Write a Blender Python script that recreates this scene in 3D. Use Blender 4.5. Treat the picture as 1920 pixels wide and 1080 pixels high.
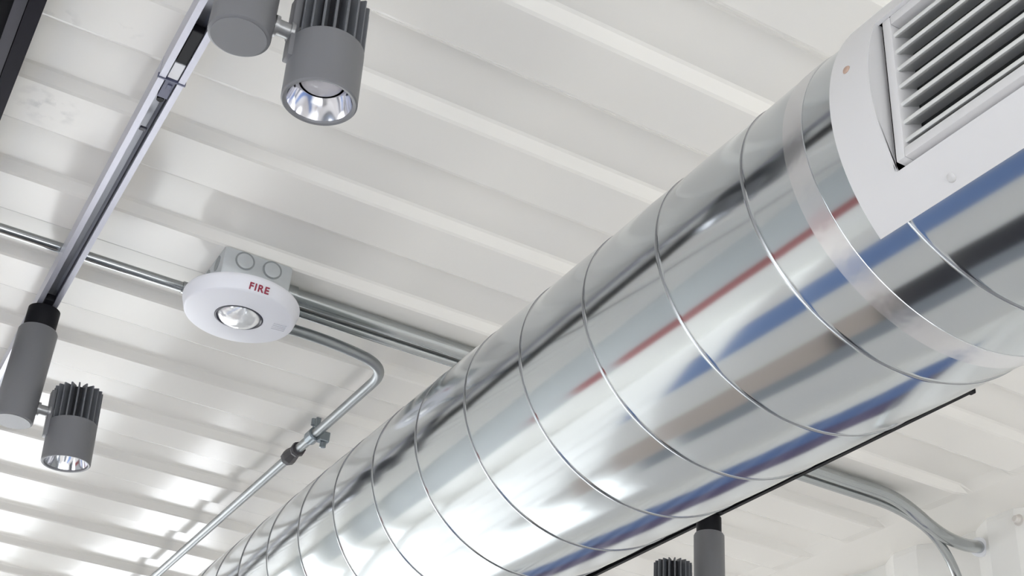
import bpy, bmesh, math, random
from mathutils import Vector, Matrix

# ------------------------------------------------------------------ reset
for o in list(bpy.data.objects):
    bpy.data.objects.remove(o, do_unlink=True)
SC = bpy.context.scene
COL = SC.collection
EYE = 1.5                      # camera height above the floor; z values below are relative to it
PI = math.pi
random.seed(4)

# ------------------------------------------------------------------ camera
cd = bpy.data.cameras.new('camera')
cd.sensor_width = 36.0
cd.lens = 2475.94 / 1920 * 36.0
cd.clip_start = 0.02
cam = bpy.data.objects.new('camera', cd)
COL.objects.link(cam)
R = Matrix(((0.86534953, -0.49657385, 0.06770964),
            (0.30981285, 0.42384151, -0.85110186),
            (0.39393677, 0.75747791, 0.52061602)))
cam.matrix_world = Matrix((
    (R[0][0], -R[1][0], -R[2][0], 0.0),
    (R[0][1], -R[1][1], -R[2][1], 0.0),
    (R[0][2], -R[1][2], -R[2][2], EYE),
    (0, 0, 0, 1)))
SC.camera = cam

# ------------------------------------------------------------------ light and exposure
SC.view_settings.view_transform = 'Standard'
SC.view_settings.look = 'None'
SC.view_settings.gamma = 1.0
SC.view_settings.use_curve_mapping = False
SC.view_settings.exposure = 1.95
SC.cycles.max_bounces = 14
SC.cycles.diffuse_bounces = 8
SC.cycles.glossy_bounces = 6
SC.cycles.caustics_reflective = True

world = bpy.data.worlds.new('daylight')
SC.world = world
world.use_nodes = True
wn = world.node_tree
bg = wn.nodes['Background']
bg.inputs['Color'].default_value = (0.955, 0.945, 1.0, 1)
bg.inputs['Strength'].default_value = 1.75

ROOM = dict(x0=-2.6, x1=2.24, y0=-3.2, y1=7.6, z0=-1.5, z1=1.15)


def portal(name, loc, rot, sx, sy):
    l = bpy.data.lights.new(name, 'AREA')
    l.shape = 'RECTANGLE'
    l.size, l.size_y = sx, sy
    l.cycles.is_portal = True
    o = bpy.data.objects.new(name, l)
    COL.objects.link(o)
    o.location = loc
    o.rotation_euler = rot
    return o


# window openings: (wall, x-range or y-range, z-range)
WF = (-2.3, 2.12, -1.35, 0.95)     # far wall  (x0,x1,z0,z1)
WB = (-2.2, 1.8, -1.35, 0.45)      # back wall (x0,x1,z0,z1)
portal('daylight_far_window', ((WF[0] + WF[1]) / 2, ROOM['y1'] + 0.02, EYE + (WF[2] + WF[3]) / 2), (-PI / 2, 0, 0), WF[1] - WF[0], WF[3] - WF[2])
WL = (-2.6, 0.7, -1.35, 0.45)      # left wall, beside and behind the camera (y0,y1,z0,z1)
WR = (4.7, 7.3, -1.30, 0.55)     # right wall, far end (y0,y1,z0,z1)
portal('daylight_right_window', (2.30, (WR[0] + WR[1]) / 2, EYE + (WR[2] + WR[3]) / 2), (0, PI / 2, 0), WR[3] - WR[2], WR[1] - WR[0])
portal('daylight_left_window', (ROOM['x0'] - 0.02, (WL[0] + WL[1]) / 2, EYE + (WL[2] + WL[3]) / 2), (0, -PI / 2, 0), WL[3] - WL[2], WL[1] - WL[0])
portal('daylight_back_window', ((WB[0] + WB[1]) / 2, ROOM['y0'] - 0.02, EYE + (WB[2] + WB[3]) / 2), (PI / 2, 0, 0), WB[1] - WB[0], WB[3] - WB[2])
# low sun through the far window: throws a bright patch on the floor
sun_d = bpy.data.lights.new('sun', 'SUN')
sun_d.energy = 1.35
sun_d.angle = math.radians(2.0)
sun_d.color = (0.95, 0.96, 1.0)
sun = bpy.data.objects.new('sun', sun_d)
COL.objects.link(sun)
sun.rotation_euler = Vector((-0.10, -math.cos(math.radians(31)), -math.sin(math.radians(31)))).to_track_quat('-Z', 'Y').to_euler()


# ------------------------------------------------------------------ materials
def mat(name, color, rough=0.5, metal=0.0, spec=0.5, bump=None, noise=None, coat=0.0):
    m = bpy.data.materials.new(name)
    m.use_nodes = True
    nt = m.node_tree
    b = nt.nodes['Principled BSDF']
    b.inputs['Base Color'].default_value = (*color, 1)
    b.inputs['Roughness'].default_value = rough
    b.inputs['Metallic'].default_value = metal
    b.inputs['Specular IOR Level'].default_value = spec
    b.inputs['Coat Weight'].default_value = coat
    tc = nt.nodes.new('ShaderNodeTexCoord')
    if noise:                       # (scale, amount): slight tonal variation of the surface itself
        n = nt.nodes.new('ShaderNodeTexNoise')
        n.inputs['Scale'].default_value = noise[0]
        n.inputs['Detail'].default_value = 4
        nt.links.new(tc.outputs['Object'], n.inputs['Vector'])
        r = nt.nodes.new('ShaderNodeMapRange')
        r.inputs['To Min'].default_value = 1 - noise[1]
        r.inputs['To Max'].default_value = 1 + noise[1]
        nt.links.new(n.outputs['Fac'], r.inputs['Value'])
        mx = nt.nodes.new('ShaderNodeVectorMath')
        mx.operation = 'SCALE'
        mx.inputs[0].default_value = color
        nt.links.new(r.outputs['Result'], mx.inputs['Scale'])
        nt.links.new(mx.outputs['Vector'], b.inputs['Base Color'])
    if bump:                        # (scale, strength, distance)
        n2 = nt.nodes.new('ShaderNodeTexNoise')
        n2.inputs['Scale'].default_value = bump[0]
        n2.inputs['Detail'].default_value = 2
        nt.links.new(tc.outputs['Object'], n2.inputs['Vector'])
        bp = nt.nodes.new('ShaderNodeBump')
        bp.inputs['Strength'].default_value = bump[1]
        bp.inputs['Distance'].default_value = bump[2]
        nt.links.new(n2.outputs['Fac'], bp.inputs['Height'])
        nt.links.new(bp.outputs['Normal'], b.inputs['Normal'])
    return m


def ceiling_paint():
    m = mat('ceiling_paint', (0.82, 0.795, 0.745), 0.17, spec=0.32, bump=(1.3, 0.25, 0.010))
    nt = m.node_tree
    b = nt.nodes['Principled BSDF']
    geo = nt.nodes.new('ShaderNodeNewGeometry')
    prev = None
    # scuffs on the panel near the track: (x, y, radius)
    for (x, y, r) in ((0.087, 1.625, 0.055), (0.058, 1.430, 0.030), (0.141, 1.400, 0.022)):
        d = nt.nodes.new('ShaderNodeVectorMath')
        d.operation = 'DISTANCE'
        nt.links.new(geo.outputs['Position'], d.inputs[0])
        d.inputs[1].default_value = (x, y, EYE + 1.15)
        mr = nt.nodes.new('ShaderNodeMapRange')
        mr.inputs['From Min'].default_value = 0.0
        mr.inputs['From Max'].default_value = r
        mr.inputs['To Min'].default_value = 1.0
        mr.inputs['To Max'].default_value = 0.0
        nt.links.new(d.outputs['Value'], mr.inputs['Value'])
        if prev is None:
            prev = mr.outputs['Result']
        else:
            mxn = nt.nodes.new('ShaderNodeMath')
            mxn.operation = 'MAXIMUM'
            nt.links.new(prev, mxn.inputs[0])
            nt.links.new(mr.outputs['Result'], mxn.inputs[1])
            prev = mxn.outputs[0]
    n = nt.nodes.new('ShaderNodeTexNoise')
    n.inputs['Scale'].default_value = 45
    n.inputs['Detail'].default_value = 5
    nt.links.new(geo.outputs['Position'], n.inputs['Vector'])
    ms = nt.nodes.new('ShaderNodeMapRange')
    ms.inputs['From Min'].default_value = 0.48
    ms.inputs['From Max'].default_value = 0.66
    nt.links.new(n.outputs['Fac'], ms.inputs['Value'])
    mul = nt.nodes.new('ShaderNodeMath')
    mul.operation = 'MULTIPLY'
    nt.links.new(prev, mul.inputs[0])
    nt.links.new(ms.outputs['Result'], mul.inputs[1])
    mix = nt.nodes.new('ShaderNodeMix')
    mix.data_type = 'RGBA'
    mix.inputs['A'].default_value = (0.82, 0.795, 0.745, 1)
    mix.inputs['B'].default_value = (0.50, 0.49, 0.47, 1)
    nt.links.new(mul.outputs[0], mix.inputs['Factor'])
    nt.links.new(mix.outputs['Result'], b.inputs['Base Color'])
    return m


def glass_mat():
    m = bpy.data.materials.new('window_glass')
    m.use_nodes = True
    nt = m.node_tree
    nt.nodes.remove(nt.nodes['Principled BSDF'])
    t = nt.nodes.new('ShaderNodeBsdfTransparent')
    t.inputs['Color'].default_value = (0.96, 0.98, 0.97, 1)
    g = nt.nodes.new('ShaderNodeBsdfGlossy')
    g.inputs['Roughness'].default_value = 0.0
    f = nt.nodes.new('ShaderNodeFresnel')
    f.inputs['IOR'].default_value = 1.45
    x = nt.nodes.new('ShaderNodeMixShader')
    nt.links.new(f.outputs[0], x.inputs[0])
    nt.links.new(t.outputs[0], x.inputs[1])
    nt.links.new(g.outputs[0], x.inputs[2])
    nt.links.new(x.outputs[0], nt.nodes['Material Output'].inputs['Surface'])
    return m


M = dict(
    ceiling=ceiling_paint(),
    wall=mat('wall_paint', (0.86, 0.845, 0.81), 0.35, bump=(3, 0.2, 0.01)),
    grey_wall=mat('grey_wall_paint', (0.50, 0.52, 0.525), 0.6),
    red=mat('added_red_stripe', (0.30, 0.03, 0.03), 0.5),
    blue=mat('added_blue_band', (0.11, 0.18, 0.38), 0.5),
    navy=mat('added_plum_band', (0.11, 0.085, 0.17), 0.5),
    floor=mat('pale_floor', (0.84, 0.825, 0.812), 0.35, noise=(2, 0.04)),
    floor_blue=mat('added_blue_floor', (0.16, 0.27, 0.55), 0.5),
    floor_dark=mat('added_dark_floor', (0.025, 0.025, 0.035), 0.5),
    floor_rose=mat('added_rose_floor', (0.58, 0.49, 0.44), 0.5),
    floor_grey=mat('added_grey_floor', (0.30, 0.32, 0.36), 0.5),
    window_frame=mat('white_window_frame', (0.75, 0.75, 0.75), 0.4),
    glass=glass_mat(),
    galv=mat('galvanised_sheet', (0.545, 0.575, 0.590), 0.12, 1.0, noise=(9, 0.03), bump=(7, 0.05, 0.004)),
    seam=mat('rolled_seam_steel', (0.32, 0.33, 0.34), 0.36, 1.0),
    tape=mat('clear_sealing_tape', (0.68, 0.68, 0.69), 0.25, 1.0, bump=(40, 0.3, 0.002)),
    grille=mat('white_grille_enamel', (0.56, 0.55, 0.545), 0.4),
    slat=mat('aluminium_slat', (0.60, 0.60, 0.58), 0.40, 0.2),
    dark=mat('painted_void_shade', (0.01, 0.01, 0.011), 0.8),
    screw=mat('white_screw', (0.50, 0.49, 0.48), 0.45),
    rust=mat('rusty_screw', (0.40, 0.28, 0.22), 0.6),
    rail=mat('anodised_track', (0.47, 0.47, 0.53), 0.38, 0.5),
    rail_in=mat('track_liner', (0.36, 0.37, 0.41), 0.35, 0.3),
    rail_dark=mat('track_conductor', (0.03, 0.03, 0.045), 0.4),
    black=mat('black_enamel', (0.008, 0.008, 0.010), 0.45, spec=0.15),
    beam=mat('black_steel', (0.006, 0.005, 0.010), 0.40, 0.0, spec=0.04),
    beam_sheen=mat('painted_steel_sheen', (0.032, 0.030, 0.042), 0.35, spec=0.15),
    white_plastic=mat('white_plastic', (0.80, 0.80, 0.82), 0.4),
    blue_plastic=mat('slate_plastic', (0.10, 0.105, 0.17), 0.4),
    lamp=mat('grey_lamp_enamel', (0.158, 0.158, 0.166), 0.42),
    fin=mat('graphite_fin', (0.125, 0.130, 0.140), 0.42),
    fin_core=mat('graphite_core', (0.010, 0.010, 0.013), 0.6),
    chrome=mat('chrome_reflector', (0.85, 0.85, 0.88), 0.12, 1.0),
    lens=mat('frosted_lens', (0.62, 0.60, 0.62), 0.18),
    pin=mat('satin_pin', (0.30, 0.30, 0.30), 0.32, 0.5),
    alarm=mat('alarm_plastic', (0.80, 0.80, 0.84), 0.38),
    alarm_red=mat('red_lettering', (0.30, 0.02, 0.05), 0.5),
    alarm_grey=mat('alarm_grey', (0.60, 0.60, 0.64), 0.5),
    strobe=mat('strobe_lens', (0.86, 0.86, 0.86), 0.08, 0.35),
    box=mat('galvanised_box', (0.60, 0.63, 0.65), 0.40, 0.75, noise=(60, 0.06)),

    box_dark=mat('box_groove', (0.33, 0.35, 0.36), 0.5, 0.7),
    conduit=mat('conduit_steel', (0.42, 0.44, 0.445), 0.16, 1.0),
    conduit_dull=mat('dull_conduit_steel', (0.30, 0.315, 0.32), 0.40, 0.9),
    coupling=mat('dark_coupling', (0.045, 0.04, 0.045), 0.45, 0.3),
    clamp=mat('clamp_steel', (0.22, 0.25, 0.27), 0.35, 0.8),
    bolt=mat('bolt_head', (0.70, 0.66, 0.62), 0.45, 0.2),
)


# ------------------------------------------------------------------ helpers
def obj(name, bm, m, parent=None, smooth=False, sharp=None):
    me = bpy.data.meshes.new(name)
    bmesh.ops.recalc_face_normals(bm, faces=bm.faces)
    bm.to_mesh(me)
    bm.free()
    mats = m if isinstance(m, (list, tuple)) else [m]
    for x in mats:
        me.materials.append(x)
    o = bpy.data.objects.new(name, me)
    COL.objects.link(o)
    if smooth:
        me.polygons.foreach_set('use_smooth', [True] * len(me.polygons))
        if sharp is not None:
            me.set_sharp_from_angle(angle=math.radians(sharp))
    if parent is not None:
        o.parent = parent
    return o


def tag(o, label=None, cat=None, group=None, kind=None):
    if label: o['label'] = label
    if cat: o['category'] = cat
    if group: o['group'] = group
    if kind: o['kind'] = kind
    return o


def thing(name, label, cat, loc, group=None):
    """Empty at a thing's base; loc is relative to the eye level."""
    o = bpy.data.objects.new(name, None)
    COL.objects.link(o)
    o.empty_display_size = 0.05
    o.location = (loc[0], loc[1], loc[2] + EYE)
    tag(o, label, cat, group)
    return o


def local(o):
    """matrix from eye-relative room coordinates into the thing's own frame"""
    return Matrix.Translation(Vector((0, 0, EYE)) - o.location)


def put(name, bm, m, t, parent=None, smooth=False, sharp=None):
    """a part modelled in eye-relative coordinates, parented to thing t (or to part `parent` of it)"""
    bm.transform(local(t))
    return obj(name, bm, m, parent or t, smooth, sharp)


def box(bm, a, b, bevel=0.0):
    vs = [bm.verts.new((x, y, z)) for z in (a[2], b[2]) for y in (a[1], b[1]) for x in (a[0], b[0])]
    F = [bm.faces.new([vs[i] for i in q]) for q in
         ((0, 2, 3, 1), (4, 5, 7, 6), (0, 1, 5, 4), (2, 6, 7, 3), (0, 4, 6, 2), (1, 3, 7, 5))]
    if bevel:
        ed = list({e for f in F for e in f.edges})
        bmesh.ops.bevel(bm, geom=ed, offset=bevel, segments=2, affect='EDGES', profile=0.5)
    return F


def frame_of(axis):
    w = Vector(axis).normalized()
    u = w.orthogonal().normalized()
    return u, w.cross(u), w


def lathe(bm, prof, base, axis=(0, 0, 1), n=48, cap0=True, cap1=True):
    """prof: list of (radius, height along axis from base)"""
    u, v, w = frame_of(axis)
    base = Vector(base)
    rings = []
    for (r, h) in prof:
        rings.append([bm.verts.new(base + w * h + (u * math.cos(2 * PI * k / n) + v * math.sin(2 * PI * k / n)) * r) for k in range(n)])
    for a, b in zip(rings, rings[1:]):
        for k in range(n):
            bm.faces.new((a[k], a[(k + 1) % n], b[(k + 1) % n], b[k]))
    if cap0: bm.faces.new(list(reversed(rings[0])))
    if cap1: bm.faces.new(rings[-1])


def smooth_path(pts, radius, seg=10):
    """round the corners of a polyline"""
    P = [Vector(p) for p in pts]
    out = [P[0]]
    for i in range(1, len(P) - 1):
        a, b, c = P[i - 1], P[i], P[i + 1]
        r = radius[i - 1] if isinstance(radius, (list, tuple)) else radius
        d1, d2 = (a - b), (c - b)
        t = min(r, d1.length * 0.49, d2.length * 0.49)
        p, q = b + d1.normalized() * t, b + d2.normalized() * t
        for k in range(seg + 1):
            s = k / seg
            out.append(p * (1 - s) ** 2 + b * 2 * s * (1 - s) + q * s * s)
    out.append(P[-1])
    return out


def tube(bm, pts, r, n=20, caps=True):
    P = [Vector(p) for p in pts]
    T = []
    for i in range(len(P)):
        a = P[max(i - 1, 0)]
        b = P[min(i + 1, len(P) - 1)]
        T.append((b - a).normalized())
    u = T[0].orthogonal().normalized()
    rings = []
    for i, p in enumerate(P):
        u = (u - T[i] * u.dot(T[i])).normalized()
        v = T[i].cross(u)
        rr = r[i] if isinstance(r, (list, tuple)) else r
        rings.append([bm.verts.new(p + (u * math.cos(2 * PI * k / n) + v * math.sin(2 * PI * k / n)) * rr) for k in range(n)])
    for a, b in zip(rings, rings[1:]):
        for k in range(n):
            bm.faces.new((a[k], a[(k + 1) % n], b[(k + 1) % n], b[k]))
    if caps:
        bm.faces.new(list(reversed(rings[0])))
        bm.faces.new(rings[-1])


def prism_y(bm, poly, y0, y1):
    """extrude a closed (x, z) polygon along y"""
    a = [bm.verts.new((x, y0, z)) for x, z in poly]
    b = [bm.verts.new((x, y1, z)) for x, z in poly]
    n = len(poly)
    for k in range(n):
        bm.faces.new((a[k], a[(k + 1) % n], b[(k + 1) % n], b[k]))
    bm.faces.new(list(reversed(a)))
    bm.faces.new(b)


# ================================================================== THE SETTING
def struct(name, bm, m, smooth=False, sharp=None, kind='structure'):
    bm.transform(Matrix.Translation((0, 0, EYE)))
    o = obj(name, bm, m, None, smooth, sharp)
    o['kind'] = kind
    return o


# --- ceiling: pressed steel roof sheet, trapezoid ribs across the room
PERIOD = 0.248
RIB0 = 1.073                   # y of the sloping face that looks towards the camera
DZ = 0.0080                    # half depth of the pressing
RUN = 0.0080                   # half width of the sloping face that looks at the camera
RUND = 0.0090                  # half width of the face that looks away
ZC = 1.150


def rib_profile(y0, y1):
    """(y, z offset) points of the pressed profile; corners rounded with short chamfers"""
    pts = []
    k0 = math.floor((y0 - RIB0) / PERIOD) - 1
    k1 = math.ceil((y1 - RIB0) / PERIOD) + 1
    c = 0.0035
    for k in range(k0, k1 + 1):
        s = RIB0 + k * PERIOD
        d = s + PERIOD / 2
        pts += [(s - RUN - c, DZ), (s - RUN + c * 0.5, DZ - c * 0.6), (s + RUN - c * 0.5, -DZ + c * 0.6), (s + RUN + c, -DZ),
                (d - RUND - c, -DZ), (d - RUND + c * 0.5, -DZ + c * 0.5), (d + RUND - c * 0.5, DZ - c * 0.5), (d + RUND + c, DZ)]
    return [p for p in pts if y0 < p[0] < y1]


bm = bmesh.new()
prof = rib_profile(ROOM['y0'], ROOM['y1'])
xs = [(ROOM['x0'], 1), (-1.0, 1), (0.0, 1), (1.0, 1), (2.035, 1), (2.075, 0.0), (2.235, 0.0), (2.30, 0.0)]
cols = []
for (x, f) in xs:
    cols.append([bm.verts.new((x, y, ZC + dz * f)) for (y, dz) in prof])
for a, b in zip(cols, cols[1:]):
    for k in range(len(prof) - 1):
        bm.faces.new((a[k], a[k + 1], b[k + 1], b[k]))
# upper skin so that the sheet has a thickness
top = [bm.verts.new((x, y, ZC + 0.06)) for (x, y) in ((ROOM['x0'], ROOM['y0']), (2.30, ROOM['y0']), (2.30, ROOM['y1']), (ROOM['x0'], ROOM['y1']))]
bm.faces.new(top)
struct('ceiling', bm, M['ceiling'])

# --- right wall: vertical trapezoid corrugation
bm = bmesh.new()
WP = 0.286
edge0 = 1.895                  # right-hand limit in y of the flank beside the pipe entry
X_IN, X_OUT = 2.200, 2.238
pp = []
k = -20
for k in range(-20, 24):
    e = edge0 + k * WP         # inner flat lies at y < e, then flank outwards
    pp += [(e - 0.075, X_IN), (e, X_IN), (e + 0.065, X_OUT), (e + 0.145, X_OUT)]
pp = [p for p in pp if ROOM['y0'] < p[0] < ROOM['y1']]
zlev = [-1.5, WR[2], -0.80, -0.34, 0.05, WR[3], 1.137]
grid = [[bm.verts.new((x, y, z)) for (y, x) in pp] for z in zlev]
for j in range(len(zlev) - 1):
    for i in range(len(pp) - 1):
        ym = (pp[i][0] + pp[i + 1][0]) / 2
        if 1 <= j <= 4 and WR[0] < ym < WR[1]: continue          # window opening
        f = bm.faces.new((grid[j][i], grid[j][i + 1], grid[j + 1][i + 1], grid[j + 1][i]))
        if j == 2 and ym > 1.95: f.material_index = 1  # unseen blue and plum bands, put in as colours for the duct's reflection
        if j == 3 and ym > 1.95: f.material_index = 2
# closing lip between the sheet and the roof
lip = [bm.verts.new((X_IN + 0.004 if x < 2.22 else x, y, 1.160)) for (y, x) in pp]
for i in range(len(pp) - 1):
    bm.faces.new((grid[-1][i], grid[-1][i + 1], lip[i + 1], lip[i]))
for (ya, yb, za, zb) in ((ROOM['y0'], WR[0], -1.5, 1.16), (WR[1], ROOM['y1'], -1.5, 1.16), (WR[0], WR[1], -1.5, WR[2]), (WR[0], WR[1], WR[3], 1.16)):
    bm.faces.new([bm.verts.new((2.30, y, z)) for (y, z) in ((ya, za), (yb, za), (yb, zb), (ya, zb))])
struct('wall_right', bm, [M['wall'], M['blue'], M['navy']])

bm = bmesh.new()
w = 0.11
for (ya, yb, za, zb) in ((WR[0] - w, WR[0] + 0.05, WR[2] - 0.06, WR[3] + 0.06), (WR[1] - 0.05, WR[1] + w, WR[2] - 0.06, WR[3] + 0.06), (5.975, 6.025, WR[2] + 0.05, WR[3] - 0.05),
                         (WR[0] + 0.05, WR[1] - 0.05, WR[2] - 0.06, WR[2] + 0.05), (WR[0] + 0.05, WR[1] - 0.05, WR[3] - 0.05, WR[3] + 0.06)):
    box(bm, (2.190, ya, za), (2.296, yb, zb), 0.004)
wr = struct('window_4', bm, M['window_frame'])
bm = bmesh.new()
box(bm, (2.247, WR[0] + 0.02, WR[2] + 0.02), (2.253, WR[1] - 0.02, WR[3] - 0.02))
bm.transform(Matrix.Translation((0, 0, EYE)))
obj('pane', bm, M['glass'], wr)

# --- left wall with a red stripe added to reflect in the duct, and a window beside the camera
bm = bmesh.new()
x0 = ROOM['x0']
zl = [-1.5, WL[2], -0.40, -0.07, WL[3], 1.2]
yl_ = [ROOM['y0'], WL[0], WL[1], 4.85, ROOM['y1']]
for j in range(5):
    for i in range(4):
        if i == 1 and 1 <= j <= 3: continue
        f = box(bm, (x0 - 0.1, yl_[i], zl[j]), (x0, yl_[i + 1], zl[j + 1]))
        for q in f: q.material_index = (2, 2, 1 if i < 3 else 0, 0, 0)[j]
struct('wall_left', bm, [M['grey_wall'], M['red'], M['wall']])
bm = bmesh.new()
xm, w, d = x0 - 0.05, 0.05, 0.03
box(bm, (xm - d, WL[0], WL[2]), (xm + d, WL[0] + w, WL[3]), 0.004)
box(bm, (xm - d, WL[1] - w, WL[2]), (xm + d, WL[1], WL[3]), 0.004)
box(bm, (xm - d, WL[0] + w, WL[2]), (xm + d, WL[1] - w, WL[2] + w), 0.004)
box(bm, (xm - d, WL[0] + w, WL[3] - w), (xm + d, WL[1] - w, WL[3]), 0.004)
box(bm, (xm - d, -0.975, WL[2] + w), (xm + d, -0.925, WL[3] - w), 0.004)
wl = struct('window_3', bm, M['window_frame'])
bm = bmesh.new()
box(bm, (xm - 0.003, WL[0] + w / 2, WL[2] + w / 2), (xm + 0.003, WL[1] - w / 2, WL[3] - w / 2))
bm.transform(Matrix.Translation((0, 0, EYE)))
obj('pane', bm, M['glass'], wl)

# --- floor with unseen coloured strips, added for the duct to mirror
bm = bmesh.new()
ys = [ROOM['y0'], 2.25, 3.3, 3.6, ROOM['y1']]
xf = [ROOM['x0'], -1.62, -0.80, 0.06, 0.62, 0.95, 1.5, 2.3]
for i in range(len(xf) - 1):
    for j in range(len(ys) - 1):
        f = box(bm, (xf[i], ys[j], -1.56), (xf[i + 1], ys[j + 1], -1.5))
        mi = 0
        if i == 1 and j <= 2: mi = 1
        if i == 3 and j == 0: mi = 2
        if i == 3 and j in (1, 2): mi = 3
        if i == 4 and j <= 1: mi = 4
        for q in f: q.material_index = mi
struct('floor', bm, [M['floor'], M['floor_blue'], M['floor_dark'], M['floor_rose'], M['floor_grey']])


def wall_with_opening(name, y, th, op):
    bm = bmesh.new()
    a, b = min(y, y + th), max(y, y + th)
    X0, X1, Z0, Z1 = ROOM['x0'] - 0.1, 2.30, -1.5, 1.2
    box(bm, (X0, a, Z0), (op[0], b, Z1))
    box(bm, (op[1], a, Z0), (X1, b, Z1))
    box(bm, (op[0], a, Z0), (op[1], b, op[2]))
    box(bm, (op[0], a, op[3]), (op[1], b, Z1))
    return struct(name, bm, M['wall'])


def window(name, y, op, n):
    bm = bmesh.new()
    w, d = 0.05, 0.03
    box(bm, (op[0], y - d, op[2]), (op[0] + w, y + d, op[3]), 0.004)
    box(bm, (op[1] - w, y - d, op[2]), (op[1], y + d, op[3]), 0.004)
    box(bm, (op[0] + w, y - d, op[2]), (op[1] - w, y + d, op[2] + w), 0.004)
    box(bm, (op[0] + w, y - d, op[3] - w), (op[1] - w, y + d, op[3]), 0.004)
    for k in range(1, n):
        x = op[0] + (op[1] - op[0]) * k / n
        box(bm, (x - w / 2, y - d, op[2] + w), (x + w / 2, y + d, op[3] - w), 0.004)
    o = struct(name, bm, M['window_frame'])
    bm = bmesh.new()
    box(bm, (op[0] + w / 2, y - 0.003, op[2] + w / 2), (op[1] - w / 2, y + 0.003, op[3] - w / 2))
    bm.transform(Matrix.Translation((0, 0, EYE)))
    g = obj('pane', bm, M['glass'], o)
    return o


wall_with_opening('wall_far', ROOM['y1'], 0.12, WF)
window('window_1', ROOM['y1'] + 0.06, WF, 8)
wall_with_opening('wall_back', ROOM['y0'], -0.12, WB)
window('window_2', ROOM['y0'] - 0.06, WB, 4)

# ================================================================== SPIRAL DUCT
CX, CZ, RD = 0.737, 0.675, 0.1535
PITCH = 0.126
HOLE = (math.radians(154.0), math.radians(213.0), 0.150, 0.572)   # cut-out behind the grille


def duct_point(r, ang, y):
    return (CX + r * math.cos(ang), y, CZ + r * math.sin(ang))


duct = thing('spiral_duct', 'large shiny galvanised spiral duct running diagonally under the ribbed ceiling', 'air duct', (CX, 0.4, CZ))
NT = 144
# t along one pitch, with the radial offset: soft pillow plus the rolled seam at the joint
prof_t = []
for t in (0.0, 0.010, 0.020, 0.030):
    prof_t.append(t)
prof_t += [0.05, 0.12, 0.22, 0.34, 0.46, 0.58, 0.70, 0.80, 0.89, 0.95, 0.972, 0.982, 0.991, 1.0]


def pillow(t):
    p = 4 * t * (1 - t)
    b = 0.0010 * p
    d = min(t, 1 - t) * PITCH
    seam = 0.0011 * math.exp(-(d / 0.0010) ** 2)
    return b + seam


bm = bmesh.new()
y_start, y_end = 7.55, -0.55
n_turn = int((y_start - y_end) / PITCH)
# seam k=0 crosses angle 142 deg at y = 0.728; y falls as the angle grows
k_off = math.ceil((y_start - 0.728) / PITCH)
Y0 = 0.728 + k_off * PITCH - PITCH
rows = []
for i in range(n_turn * NT + 1):
    ang = math.radians(142) + 2 * PI * i / NT
    yb = Y0 - PITCH * i / NT
    row = []
    for t in prof_t[:-1]:
        row.append(bm.verts.new(duct_point(RD + pillow(t) - 0.0004, ang, yb - t * PITCH)))
    rows.append(row)


def in_hole(f):
    c = f.calc_center_median()
    a = math.atan2(c.z - CZ, c.x - CX) % (2 * PI)
    return HOLE[0] < a < HOLE[1] and HOLE[2] < c.y < HOLE[3]


for i in range(n_turn * NT):
    a = rows[i]
    b = rows[i + 1]
    for j in range(len(a) - 1):
        f = bm.faces.new((a[j], a[j + 1], b[j + 1], b[j]))
        if j < 1 or j >= len(a) - 2: f.material_index = 1
    if i + NT + 1 < len(rows):
        bm.faces.new((a[-1], rows[i + NT][0], rows[i + NT + 1][0], b[-1])).material_index = 1
bmesh.ops.delete(bm, geom=[f for f in bm.faces if in_hole(f)], context='FACES')
put('duct_body', bm, [M['galv'], M['seam']], duct, smooth=True, sharp=50)

# sealing tape around the joint ahead of the grille
bm = bmesh.new()
n = 96
ra = []
for k in range(n):
    a = 2 * PI * k / n
    yc = 0.640 + 0.013 * math.cos(a - math.radians(130))
    ra.append([bm.verts.new(duct_point(RD + rr, a, yc + dy)) for (rr, dy) in ((0.0002, 0.0118), (0.0013, 0.0115), (0.0014, 0.004), (0.0014, -0.004), (0.0013, -0.0115), (0.0002, -0.0118))])
for k in range(n):
    a, b = ra[k], ra[(k + 1) % n]
    for j in range(5):
        bm.faces.new((a[j], a[j + 1], b[j + 1], b[j]))
tp = put('sealing_tape', bm, M['tape'], duct, smooth=True, sharp=40)
tp['label'] = 'clear wrinkled sealing tape'

# ================================================================== SUPPLY GRILLE
gr = thing('supply_grille', 'white louvred air grille on a curved plate, saddled onto the shiny duct', 'air grille', (CX - RD, 0.36, CZ))
RP = 0.1580                    # outer radius of the curved plate
PA0, PA1 = math.radians(141.0), math.radians(222.7)
OA0, OA1 = math.radians(157.0), math.radians(209.9)    # opening
PY0, PY1 = 0.105, 0.600
OY0, OY1 = 0.158, 0.5580
bm = bmesh.new()


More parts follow.
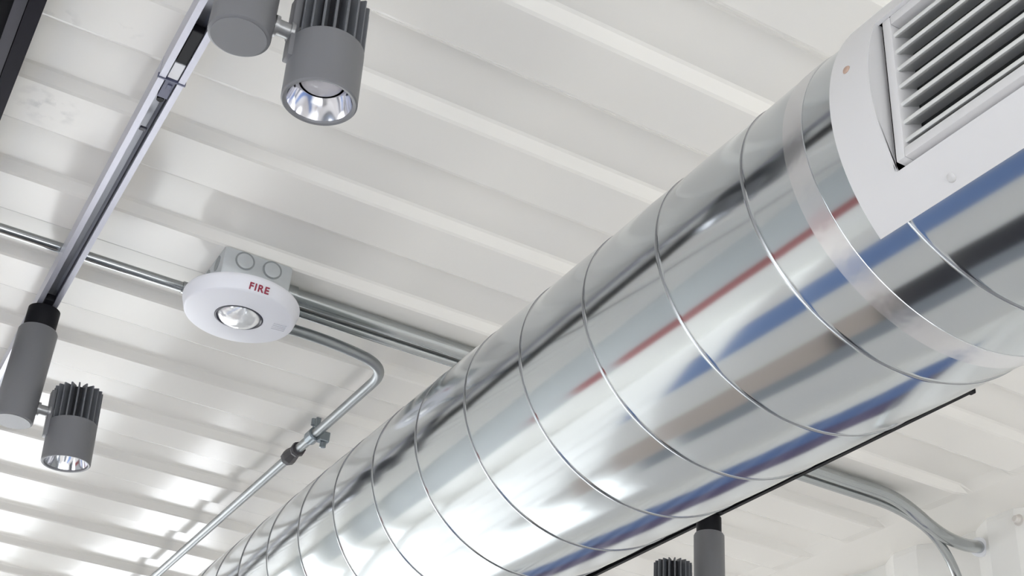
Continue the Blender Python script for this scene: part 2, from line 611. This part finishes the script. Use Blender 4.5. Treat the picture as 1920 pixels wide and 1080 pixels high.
def ring_grid(bm, r0, r1, a_list, y_list, hole=None):
    lay = []
    for r in (r0, r1):
        lay.append([[bm.verts.new(duct_point(r, a, y)) for y in y_list] for a in a_list])
    na, ny = len(a_list), len(y_list)

    def is_hole(i, j):
        if hole is None or not (0 <= i < na - 1 and 0 <= j < ny - 1): return False
        am, ym = (a_list[i] + a_list[i + 1]) / 2, (y_list[j] + y_list[j + 1]) / 2
        return hole[0] < am < hole[1] and hole[2] < ym < hole[3]

    def solid(i, j):
        return 0 <= i < na - 1 and 0 <= j < ny - 1 and not is_hole(i, j)
    for i in range(na - 1):
        for j in range(ny - 1):
            if not solid(i, j): continue
            for L in (0, 1):
                q = (lay[L][i][j], lay[L][i + 1][j], lay[L][i + 1][j + 1], lay[L][i][j + 1])
                bm.faces.new(q)
            for (di, dj, p, q) in ((-1, 0, (i, j), (i, j + 1)), (1, 0, (i + 1, j), (i + 1, j + 1)), (0, -1, (i, j), (i + 1, j)), (0, 1, (i, j + 1), (i + 1, j + 1))):
                if not solid(i + di, j + dj):
                    bm.faces.new((lay[0][p[0]][p[1]], lay[0][q[0]][q[1]], lay[1][q[0]][q[1]], lay[1][p[0]][p[1]]))


def lin(a, b, n):
    return [a + (b - a) * k / n for k in range(n + 1)]


al = lin(PA0, OA0, 6)[:-1] + lin(OA0, OA1, 20)[:-1] + lin(OA1, PA1, 6)
yl = [PY0, OY0, OY1, PY1]
ring_grid(bm, RD + 0.0012, RP, al, yl, (OA0, OA1, OY0, OY1))
put('mounting_plate', bm, M['grille'], gr, smooth=True, sharp=40)

# flat core that sits in the opening, facing sideways (-x)
XF = CX - RP * math.cos(math.radians(26.45))           # plane of the core face
ZL, ZU = CZ + RP * math.sin(OA1), CZ + RP * math.sin(OA0)
# end cheeks closing the gap between the curved plate and the flat core
for yy in (OY1 - 0.0008, OY0 + 0.0008):
    bm = bmesh.new()
    arc = [duct_point(RP - 0.0001, a, yy) for a in lin(OA0, OA1, 20)]
    arc2 = [(XF + 0.003, yy, ZL), (XF + 0.003, yy, ZU)]
    lip_a = [bm.verts.new((p[0], p[1] - 0.0008, p[2])) for p in arc + arc2]
    lip_b = [bm.verts.new((p[0], p[1] + 0.0008, p[2])) for p in arc + arc2]
    bm.faces.new(lip_a)
    bm.faces.new(list(reversed(lip_b)))
    for q in range(len(lip_a)):
        bm.faces.new((lip_a[q], lip_b[q], lip_b[(q + 1) % len(lip_a)], lip_a[(q + 1) % len(lip_a)]))
    put('plate_lip', bm, M['grille'], gr)

CY0, CY1 = OY0 + 0.006, OY1 - 0.0065
bm = bmesh.new()
bw = 0.0085
box(bm, (XF - 0.002, CY1 - bw, ZL + 0.002), (XF + 0.020, CY1, ZU - 0.002), 0.001)
box(bm, (XF - 0.002, CY0, ZL + 0.002), (XF + 0.020, CY0 + bw, ZU - 0.002), 0.001)
box(bm, (XF - 0.002, CY0 + bw, ZL + 0.002), (XF + 0.020, CY1 - bw, ZL + 0.002 + bw), 0.001)
box(bm, (XF - 0.002, CY0 + bw, ZU - 0.002 - bw), (XF + 0.020, CY1 - bw, ZU - 0.002), 0.001)
put('core_frame', bm, M['grille'], gr, smooth=True, sharp=30)

bm = bmesh.new()
zb0, zb1 = ZL + 0.002 + bw, ZU - 0.002 - bw
nb = 7
pitch_b = (zb1 - zb0) / nb
for k in range(nb):
    zc = zb0 + pitch_b * (k + 0.62)
    # blade section in (x, z): rounded nose at the front, drooping slightly to the front
    sec = [(XF + 0.0000, zc - 0.0036), (XF + 0.0004, zc - 0.0018), (XF + 0.0016, zc - 0.0006), (XF + 0.0040, zc + 0.0002), (XF + 0.0175, zc + 0.0036),
           (XF + 0.0175, zc + 0.0022), (XF + 0.0100, zc - 0.0008), (XF + 0.0050, zc - 0.0036), (XF + 0.0024, zc - 0.0050), (XF + 0.0010, zc - 0.0050)]
    prism_y(bm, sec, CY0 + bw - 0.001, CY1 - bw + 0.001)
put('louvre_slats', bm, M['slat'], gr, smooth=True, sharp=50)

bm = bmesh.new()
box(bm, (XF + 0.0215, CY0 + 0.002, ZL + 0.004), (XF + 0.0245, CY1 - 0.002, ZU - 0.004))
put('void_shade_plate', bm, M['dark'], gr)  # near-black sheet standing in for the shade behind the slats

for (a, y, m) in ((170.3, 0.581, 'rust'), (219.1, 0.5215, 'screw'), (217.5, 0.20, 'screw'), (170.3, 0.128, 'screw')):
    bm = bmesh.new()
    ar = math.radians(a)
    nrm = (math.cos(ar), 0, math.sin(ar))
    lathe(bm, [(0.0036, 0), (0.0036, 0.0006), (0.0026, 0.0016), (0.0008, 0.0018)], duct_point(RP - 0.0002, ar, y), nrm, 20)
    u, v, w = frame_of(nrm)
    s = put('screw', bm, M[m], gr, smooth=True, sharp=40)
    if m == 'rust': s['label'] = 'rusty brown screw head'


# ================================================================== LIGHTING TRACKS
def track_section(cx, zb, w=0.034, h=0.036, slot=0.017, lipz=0.006, wall=0.0035):
    """U channel, open downwards, with inward lips"""
    x0, x1 = cx - w / 2, cx + w / 2
    s0, s1 = cx - slot / 2, cx + slot / 2
    return [(x0, zb), (s0, zb), (s0, zb + lipz), (x0 + wall, zb + lipz), (x0 + wall, zb + h - wall), (x1 - wall, zb + h - wall),
            (x1 - wall, zb + lipz), (s1, zb + lipz), (s1, zb), (x1, zb), (x1, zb + h), (x0, zb + h)]


ZT = 1.083                     # underside of the silver track
TX = 0.208
tr = thing('lighting_track', 'silver ceiling track with an open slot and a joint, left of the round alarm', 'lighting track', (TX, 2.5, ZT))
for (ya, yb) in ((-0.6, 1.3925), (1.3955, 7.5)):
    bm = bmesh.new()
    prism_y(bm, track_section(TX, ZT), ya, yb)
    put('channel', bm, M['rail'], tr)
bm = bmesh.new()
# liner with the conductor rails inside the slot
prism_y(bm, [(TX + 0.0134, ZT + 0.0185), (TX + 0.0085, ZT + 0.0185), (TX + 0.0085, ZT + 0.0200), (TX + 0.0040, ZT + 0.0225), (TX - 0.0134, ZT + 0.0225), (TX - 0.0134, ZT + 0.0322), (TX + 0.0134, ZT + 0.0322)], -0.6, 7.5)
put('conductor_liner', bm, M['rail_in'], tr)
bm = bmesh.new()
box(bm, (TX + 0.0078, -0.6, ZT + 0.0062), (TX + 0.0134, 7.5, ZT + 0.0184))
put('conductor', bm, M['rail_dark'], tr)
bm = bmesh.new()
box(bm, (TX - 0.0072, 1.284, ZT + 0.0005), (TX + 0.0072, 1.354, ZT + 0.012), 0.001)
pl = put('power_feed', bm, M['black'], tr); pl['label'] = 'black power feed block in the slot'
bm = bmesh.new()
box(bm, (TX - 0.0070, 1.3565, ZT + 0.001), (TX + 0.0070, 1.3905, ZT + 0.012), 0.001)
pl = put('joiner', bm, M['white_plastic'], tr); pl['label'] = 'white joiner block in the slot'
bm = bmesh.new()
box(bm, (TX - 0.0070, 1.3965, ZT + 0.001), (TX + 0.0070, 1.436, ZT + 0.012), 0.001)
box(bm, (TX - 0.002, 1.403, ZT - 0.0006), (TX + 0.004, 1.415, ZT + 0.002), 0.0005)
pl = put('joiner', bm, M['blue_plastic'], tr); pl['label'] = 'slate blue joiner block in the slot'
bm = bmesh.new()
lathe(bm, [(0.0048, 0), (0.0048, 0.010)], (TX - 0.001, 1.4415, ZT + 0.001), (0, 0, 1), 20)
put('joiner_screw', bm, M['black'], tr)
bm = bmesh.new()
box(bm, (TX - 0.0185, 1.3928, ZT - 0.0010), (TX + 0.0185, 1.3952, ZT + 0.006))
put('joint_gasket', bm, M['blue_plastic'], tr)
bm = bmesh.new()
box(bm, (TX - 0.0062, 1.518, ZT + 0.004), (TX + 0.0035, 1.526, ZT + 0.0075), 0.001)
put('fixing_clip', bm, M['rail_dark'], tr)

for yy in (-0.3, 0.66, 2.145, 3.13, 4.12, 5.11, 6.10, 7.09):
    bm = bmesh.new()
    box(bm, (TX - 0.012, yy - 0.015, ZT + 0.036), (TX + 0.012, yy + 0.015, 1.1418), 0.001)
    put('mounting_spacer', bm, M['rail'], tr)

TX2 = 1.6165
ZT2 = 1.075                    # underside of the black track
tr2 = thing('lighting_track', 'black ceiling track almost hidden behind the lower edge of the duct', 'lighting track', (TX2, 2.122, ZT2))
bm = bmesh.new()
prism_y(bm, track_section(TX2, ZT2, h=0.030), 1.399, 7.4)
put('channel', bm, M['black'], tr2)
bm = bmesh.new()
box(bm, (TX2 - 0.018, 1.387, ZT2 - 0.003), (TX2 + 0.018, 1.3995, ZT2 + 0.0302), 0.002)
put('end_cap', bm, M['black'], tr2)

for yy in (2.145, 3.13, 4.12, 5.11, 6.10, 7.09):
    bm = bmesh.new()
    box(bm, (TX2 - 0.012, yy - 0.015, ZT2 + 0.030), (TX2 + 0.012, yy + 0.015, 1.1418), 0.001)
    put('mounting_spacer', bm, M['black'], tr2)

tr2.rotation_euler.z = -0.0110      # hung slightly out of line with the duct

# black steel channel at the left edge
sb = thing('steel_channel', 'black glossy steel channel under the ceiling at the upper left edge', 'beam', (0.0, 2.0, 1.085))
bm = bmesh.new()
prism_y(bm, track_section(-0.001, 1.094, 0.072, 0.048, 0.034, 0.006, 0.006), -0.6, 7.5)
put('channel', bm, M['beam'], sb)
bm = bmesh.new()
prism_y(bm, [(0.0005, 1.101), (0.0150, 1.1005), (0.0150, 1.136), (0.0005, 1.136)], -0.6, 7.5)  # lighter filler in the slot, its colour stands in for a reflection
w_ = put('sheen_strip', bm, M['beam_sheen'], sb)
w_['label'] = 'dark grey strip painted in as a reflection'


# ================================================================== SPOTLIGHTS
def spotlight(label, x, y, ztrack, ztop, side, head_drop, tilt):
    """side +1: lamp head on the +x side of the driver housing"""
    t = thing('track_spotlight', label, 'spotlight', (x, y, ztrack - 0.03), 'grey track spotlights')
    zbot = ztop - 0.168
    bm = bmesh.new()
    lathe(bm, [(0.0135, 0.0), (0.0255, 0.001), (0.0265, 0.004), (0.0265, ztrack - 0.003 - ztop), (0.012, ztrack - 0.0002 - ztop)], (x, y, ztop - 0.001), (0, 0, 1), 36)
    box(bm, (x - 0.0072, y - 0.04, ztrack - 0.0025), (x + 0.0072, y + 0.04, ztrack + 0.0095), 0.001)
    put('track_adapter', bm, M['black'], t, smooth=True, sharp=35)
    bm = bmesh.new()
    lathe(bm, [(0.0300, 0.0), (0.0318, 0.0012), (0.0322, 0.003), (0.0322, ztop - zbot - 0.004), (0.0300, ztop - zbot)], (x, y, zbot), (0, 0, 1), 56)
    put('driver_housing', bm, M['lamp'], t, smooth=True, sharp=35)
    bm = bmesh.new()
    lathe(bm, [(0.0286, 0), (0.0286, 0.0012)], (x, y, zbot - 0.0008), (0, 0, 1), 56)
    put('end_cap', bm, M['lamp'], t, smooth=True, sharp=35)
    # pivot arm
    za = zbot + 0.032
    hx = x + side * 0.0925
    bm = bmesh.new()
    lathe(bm, [(0.0085, 0.0), (0.0085, 0.030)], (x + side * 0.030, y, za), (side, 0, 0), 28)
    lathe(bm, [(0.0115, 0.0), (0.0115, 0.0040)], (x + side * 0.0318, y, za), (side, 0, 0), 28)
    lathe(bm, [(0.0110, 0.0), (0.0110, 0.0040)], (x + side * 0.0490, y, za), (side, 0, 0), 28)
    put('pivot_arm', bm, M['pin'], t, smooth=True, sharp=35)
    # lamp head, built about the pivot and tilted
    hz0 = zbot - head_drop             # lower rim
    ring_h = 0.070
    tot = 0.132
    rot = Matrix.Translation((hx, y, za)) @ Matrix.Rotation(tilt[0], 4, 'X') @ Matrix.Rotation(tilt[1], 4, 'Y') @ Matrix.Translation((-hx, -y, -za))
    bm = bmesh.new()
    ro, ri = 0.0392, 0.0335
    lathe(bm, [(ri, 0.0035), (ri + 0.0012, 0.0006), (ro - 0.0016, 0.0), (ro, 0.0016), (ro, ring_h - 0.001), (ro - 0.001, ring_h), (0.018, ring_h)], (hx, y, hz0), (0, 0, 1), 72, cap0=False)
    # yoke tongue that carries the head on the arm
    tz = hz0 + ring_h
    box(bm, (min(hx - side * 0.0435, hx - side * 0.0350), y - 0.0085, hz0 + ring_h - 0.030), (max(hx - side * 0.0435, hx - side * 0.0350), y + 0.0085, hz0 + tot - 0.012), 0.0015)
    bm.transform(rot)
    head = put('lamp_head', bm, M['lamp'], t, smooth=True, sharp=35)
    bm = bmesh.new()
    nf = 20
    z0, z1 = tz - 0.0005, hz0 + tot
    for k in range(nf):
        a = 2 * PI * (k + 0.35) / nf
        th = 0.0013
        ca, sa = math.cos(a), math.sin(a)
        pts = []
        for (r, s) in ((0.019, -th), (ro - 0.0006, -th), (ro, 0), (ro - 0.0006, th), (0.019, th)):
            pts.append((hx + r * ca - s * sa, y + r * sa + s * ca))
        lo = [bm.verts.new((p[0], p[1], z0)) for p in pts]
        hi = [bm.verts.new((p[0], p[1], z1 - (0.0025 if i in (1, 2, 3) else 0))) for i, p in enumerate(pts)]
        for i in range(5):
            bm.faces.new((lo[i], lo[(i + 1) % 5], hi[(i + 1) % 5], hi[i]))
        bm.faces.new(list(reversed(lo)))
        bm.faces.new(hi)
    bm.transform(rot)
    hs = put('heat_sink', bm, M['fin'], t, head)
    bm = bmesh.new()
    lathe(bm, [(0.0235, 0), (0.0235, z1 - z0 - 0.004)], (hx, y, z0), (0, 0, 1), 40)
    bm.transform(rot)
    put('heat_sink_core', bm, M['fin_core'], t, head, smooth=True, sharp=35)
    bm = bmesh.new()
    pr = [(0.0336, 0.0030), (0.0322, 0.0075), (0.0300, 0.0140), (0.0272, 0.0200), (0.0240, 0.0255)]
    lathe(bm, pr, (hx, y, hz0), (0, 0, 1), 72, cap0=False, cap1=False)
    bm.transform(rot)
    put('reflector', bm, M['chrome'], t, head, smooth=True)
    bm = bmesh.new()
    lathe(bm, [(0.0256, 0.0262), (0.0256, 0.0300)], (hx, y, hz0), (0, 0, 1), 48, cap0=False)
    bm.transform(rot)
    put('lens_ring', bm, M['black'], t, head, smooth=True, sharp=35)
    bm = bmesh.new()
    lathe(bm, [(0.0005, 0.0205), (0.0080, 0.0208), (0.0150, 0.0222), (0.0205, 0.0245), (0.0225, 0.0268), (0.0225, 0.030)], (hx, y, hz0), (0, 0, 1), 48)
    bm.transform(rot)
    put('lens', bm, M['lens'], t, head, smooth=True, sharp=60)
    return t


R_ = math.radians
spotlight('big grey spotlight at the top of the photo, seen from below', TX, 1.040, ZT, 1.060, 1, 0.042, (0, R_(-1.5)))
spotlight('small grey spotlight hanging from the silver track at the left edge', TX, 2.106, ZT, 1.040, 1, 0.048, (0, R_(-4.0)))
spotlight('grey spotlight below the duct, cut off by the lower edge', TX2, 2.122, ZT2, 1.035, -1, 0.048, (0, 0))

# ================================================================== JUNCTION BOX
BX0, BX1, BY0, BY1, BZ0, BZ1 = 0.420, 0.538, 1.820, 1.9815, 1.0875, 1.1420
jb = thing('junction_box', 'galvanised square junction box with round knockouts above the white alarm', 'junction box', ((BX0 + BX1) / 2, (BY0 + BY1) / 2, BZ1))
bm = bmesh.new()
box(bm, (BX0, BY0, BZ0), (BX1, BY1, BZ1), 0.005)
put('box_body', bm, M['box'], jb, smooth=True, sharp=40)
for (x, z) in ((0.4560, 1.1235), (0.5030, 1.1235)):
    bm = bmesh.new()
    lathe(bm, [(0.0165, 0.0), (0.0165, 0.0006), (0.0140, 0.0006), (0.0140, 0.0)], (x, BY0 - 0.0001, z), (0, -1, 0), 40, cap0=False, cap1=False)
    put('knockout_rim', bm, M['box_dark'], jb)
    bm = bmesh.new()
    lathe(bm, [(0.0138, 0.0), (0.0136, 0.0012), (0.0120, 0.0016)], (x, BY0 + 0.0002, z), (0, -1, 0), 40, cap0=False)
    put('knockout', bm, M['box'], jb, smooth=True, sharp=40)
for (y, z) in ((1.852, 1.122), (1.905, 1.122)):
    bm = bmesh.new()
    lathe(bm, [(0.0135, 0.0), (0.0135, 0.0010)], (BX0 + 0.0002, y, z), (-1, 0, 0), 32, cap0=False)
    put('knockout', bm, M['box_dark'], jb, smooth=True, sharp=40)
bm = bmesh.new()
box(bm, (BX0 - 0.0015, BY0 - 0.0015, BZ0 - 0.0045), (BX1 + 0.0015, BY0 + 0.120, BZ0), 0.001)
put('box_cover', bm, M['box'], jb)

# ================================================================== FIRE ALARM STROBE
AX, AY, AZ = 0.479, 1.878, 1.053     # centre of the lower face
al_ = thing('fire_alarm', 'round white ceiling fire alarm with clear strobe lens and small red lettering', 'fire alarm', (AX, AY, 1.083))
bm = bmesh.new()
lathe(bm, [(0.086, 0.0298), (0.0945, 0.0285), (0.0958, 0.0260), (0.0958, 0.0225), (0.0948, 0.0185), (0.0905, 0.0040), (0.0890, 0.0018), (0.0860, 0.0006), (0.0400, -0.0004), (0.0390, 0.0022), (0.0200, 0.0024)],
      (AX, AY, AZ), (0, 0, 1), 96)
put('alarm_body', bm, M['alarm'], al_, smooth=True, sharp=40)
bm = bmesh.new()
lathe(bm, [(0.0395, 0.0016), (0.0392, -0.0006), (0.0372, -0.0010), (0.0345, 0.0010), (0.0300, 0.0016)], (AX, AY, AZ), (0, 0, 1), 64, cap0=False, cap1=False)
put('lens_bezel', bm, M['rail_dark'], al_, smooth=True, sharp=40)
bm = bmesh.new()
lathe(bm, [(0.0345, 0.0), (0.0330, 0.0030), (0.0285, 0.0075), (0.0215, 0.0115), (0.0120, 0.0140), (0.0006, 0.0148)], (AX, AY, AZ + 0.0012), (0, 0, -1), 64, cap0=False)
put('strobe_lens', bm, M['strobe'], al_, smooth=True)
bm = bmesh.new()
for k in range(4):
    box(bm, (AX + 0.056, AY - 0.012 + 0.006 * k, AZ - 0.0003), (AX + 0.078, AY - 0.0095 + 0.006 * k, AZ + 0.0016))
bm.transform(Matrix.Translation((AX, AY, AZ)) @ Matrix.Rotation(R_(-6), 4, 'Z') @ Matrix.Translation((-AX, -AY, -AZ)))
put('sound_slots', bm, M['alarm_grey'], al_)


def lettering(text, size, m, t, parent, mw):
    cu = bpy.data.curves.new('lettering', 'FONT')
    cu.body = text
    cu.size = size
    cu.align_x = 'CENTER'
    cu.align_y = 'CENTER'
    cu.extrude = 0.0004
    cu.offset = 0.0004
    cu.space_character = 1.18
    tmp = bpy.data.objects.new('lettering_curve', cu)
    COL.objects.link(tmp)
    me = bpy.data.meshes.new_from_object(tmp.evaluated_get(bpy.context.evaluated_depsgraph_get()))
    bpy.data.objects.remove(tmp, do_unlink=True)
    bm = bmesh.new()
    bm.from_mesh(me)
    bpy.data.meshes.remove(me)
    bm.transform(mw)
    return put('lettering', bm, m, t, parent)


az = R_(-90.5)
rad = Vector((math.cos(az), math.sin(az), 0))
tan = Vector((-rad.y, rad.x, 0))               # towards +x here
slope = math.atan2(0.0145, 0.0043)             # steep side of the rim
nrm = (rad * math.sin(slope) + Vector((0, 0, -1)) * math.cos(slope)).normalized()
up = nrm.cross(tan).normalized()
pos = Vector((AX, AY, AZ)) + rad * 0.0920 + Vector((0, 0, 0.0092)) + nrm * 0.0006
mw = Matrix(((tan.x, up.x, nrm.x, pos.x), (tan.y, up.y, nrm.y, pos.y), (tan.z, up.z, nrm.z, pos.z), (0, 0, 0, 1)))
lettering('FIRE', 0.0160, M['alarm_red'], al_, al_, mw)


# ================================================================== CONDUITS
def connector(t, p, axis, r, ln=0.022):
    bm = bmesh.new()
    lathe(bm, [(r * 1.15, 0), (r * 1.5, 0.0005), (r * 1.5, 0.006), (r * 1.22, 0.0065), (r * 1.22, ln), (r * 1.02, ln + 0.0005)], p, axis, 24)
    return put('connector', bm, M['conduit'], t, smooth=True, sharp=35)


c1 = thing('conduit', 'thin steel conduit crossing behind the silver track into the junction box', 'conduit', (0.0, 1.972, 1.1285))
bm = bmesh.new()
tube(bm, [(-2.5, 1.970, 1.1285), (-1.0, 1.970, 1.1285), (BX0 + 0.002, 1.972, 1.1285)], 0.0088)
put('pipe', bm, M['conduit'], c1, smooth=True, sharp=50)
connector(c1, (BX0 - 0.001, 1.972, 1.1285), (-1, 0, 0), 0.0088)

c2 = thing('conduit', 'thicker upper steel conduit of the pair passing over the duct into the right wall', 'conduit', (1.0, 1.882, 1.127))
bm = bmesh.new()
path = smooth_path([(BX1 - 0.002, 1.882, 1.1270), (1.925, 1.882, 1.1230), (2.035, 1.884, 1.072), (2.125, 1.903, 1.073), (2.235, 1.938, 1.103)], [0.06, 0.05, 0.05])
tube(bm, path, 0.0140, 24)
put('pipe', bm, M['conduit'], c2, smooth=True, sharp=50)
connector(c2, (BX1 + 0.001, 1.882, 1.1270), (1, 0, 0), 0.0140, 0.028)
bm = bmesh.new()
ax = (Vector((2.235, 1.938, 1.103)) - Vector((2.125, 1.903, 1.073))).normalized()
lathe(bm, [(0.0142, 0), (0.0200, 0.0008), (0.0215, 0.003), (0.0215, 0.012), (0.0145, 0.013)], Vector((2.2035, 1.9280, 1.0944)), ax, 32)
pl = put('wall_bushing', bm, M['white_plastic'], c2, smooth=True, sharp=40)
pl['label'] = 'white bushing at the wall'

c3 = thing('conduit', 'thinner lower steel conduit of the pair, dropping down the right wall', 'conduit', (1.0, 1.924, 1.1265))
bm = bmesh.new()
path = smooth_path([(BX1 - 0.002, 1.925, 1.1265), (1.955, 1.920, 1.1215), (2.060, 1.915, 1.088), (2.160, 1.950, 1.020), (2.192, 1.962, 0.86), (2.195, 1.962, -0.3)], [0.06, 0.08, 0.09, 0.05])
tube(bm, path, 0.0100, 20)
put('pipe', bm, M['conduit'], c3, smooth=True, sharp=50)

c4 = thing('conduit', 'bent steel conduit curving from the alarm to run alongside the duct', 'conduit', (0.79, 2.5, 1.108))
bm = bmesh.new()
path = smooth_path([(BX1 - 0.002, 1.936, 1.094), (0.660, 1.936, 1.096), (0.795, 1.985, 1.107), (0.797, 2.22, 1.109), (0.797, 7.5, 1.109)], [0.07, 0.12, 0.05], 14)
tube(bm, path, 0.0098, 20)
put('pipe', bm, M['conduit_dull'], c4, smooth=True, sharp=50)
bm = bmesh.new()
lathe(bm, [(0.0100, 0), (0.0150, 0.001), (0.0160, 0.010), (0.0125, 0.020), (0.0145, 0.034), (0.0165, 0.050), (0.0165, 0.064), (0.0105, 0.066)], (0.797, 2.425, 1.109), (0, 1, 0), 8)
pl = put('coupling', bm, M['coupling'], c4)
pl['label'] = 'dark brown threaded coupling'
bm = bmesh.new()
lathe(bm, [(0.0102, 0), (0.0142, 0.001), (0.0142, 0.030), (0.0102, 0.031)], (0.797, 2.335, 1.109), (0, 1, 0), 24)
box(bm, (0.792, 2.330, 1.118), (0.802, 2.350, 1.143), 0.001)
box(bm, (0.800, 2.318, 1.090), (0.822, 2.336, 1.112), 0.002)
lathe(bm, [(0.0065, 0), (0.0065, 0.012), (0.0035, 0.013)], (0.812, 2.327, 1.092), (0, 0, -1), 12)
lathe(bm, [(0.0045, 0), (0.0045, 0.014)], (0.782, 2.318, 1.116), (0, 0, 1), 12)
pl = put('pipe_clamp', bm, M['clamp'], c4)
pl['label'] = 'steel clamp with set screw'

# bolt head on the right wall
bt = bmesh.new()
lathe(bt, [(0.0125, 0), (0.0125, 0.002), (0.0085, 0.0035), (0.0080, 0.012), (0.006, 0.0145)], (2.2005, 1.808, 1.119), (-1, 0, 0), 24)
bolt = thing('wall_bolt', 'small bolt head on the white right wall near the pipe entry', 'bolt', (2.2, 1.808, 1.119))
put('bolt_head', bt, M['bolt'], bolt, smooth=True, sharp=35)
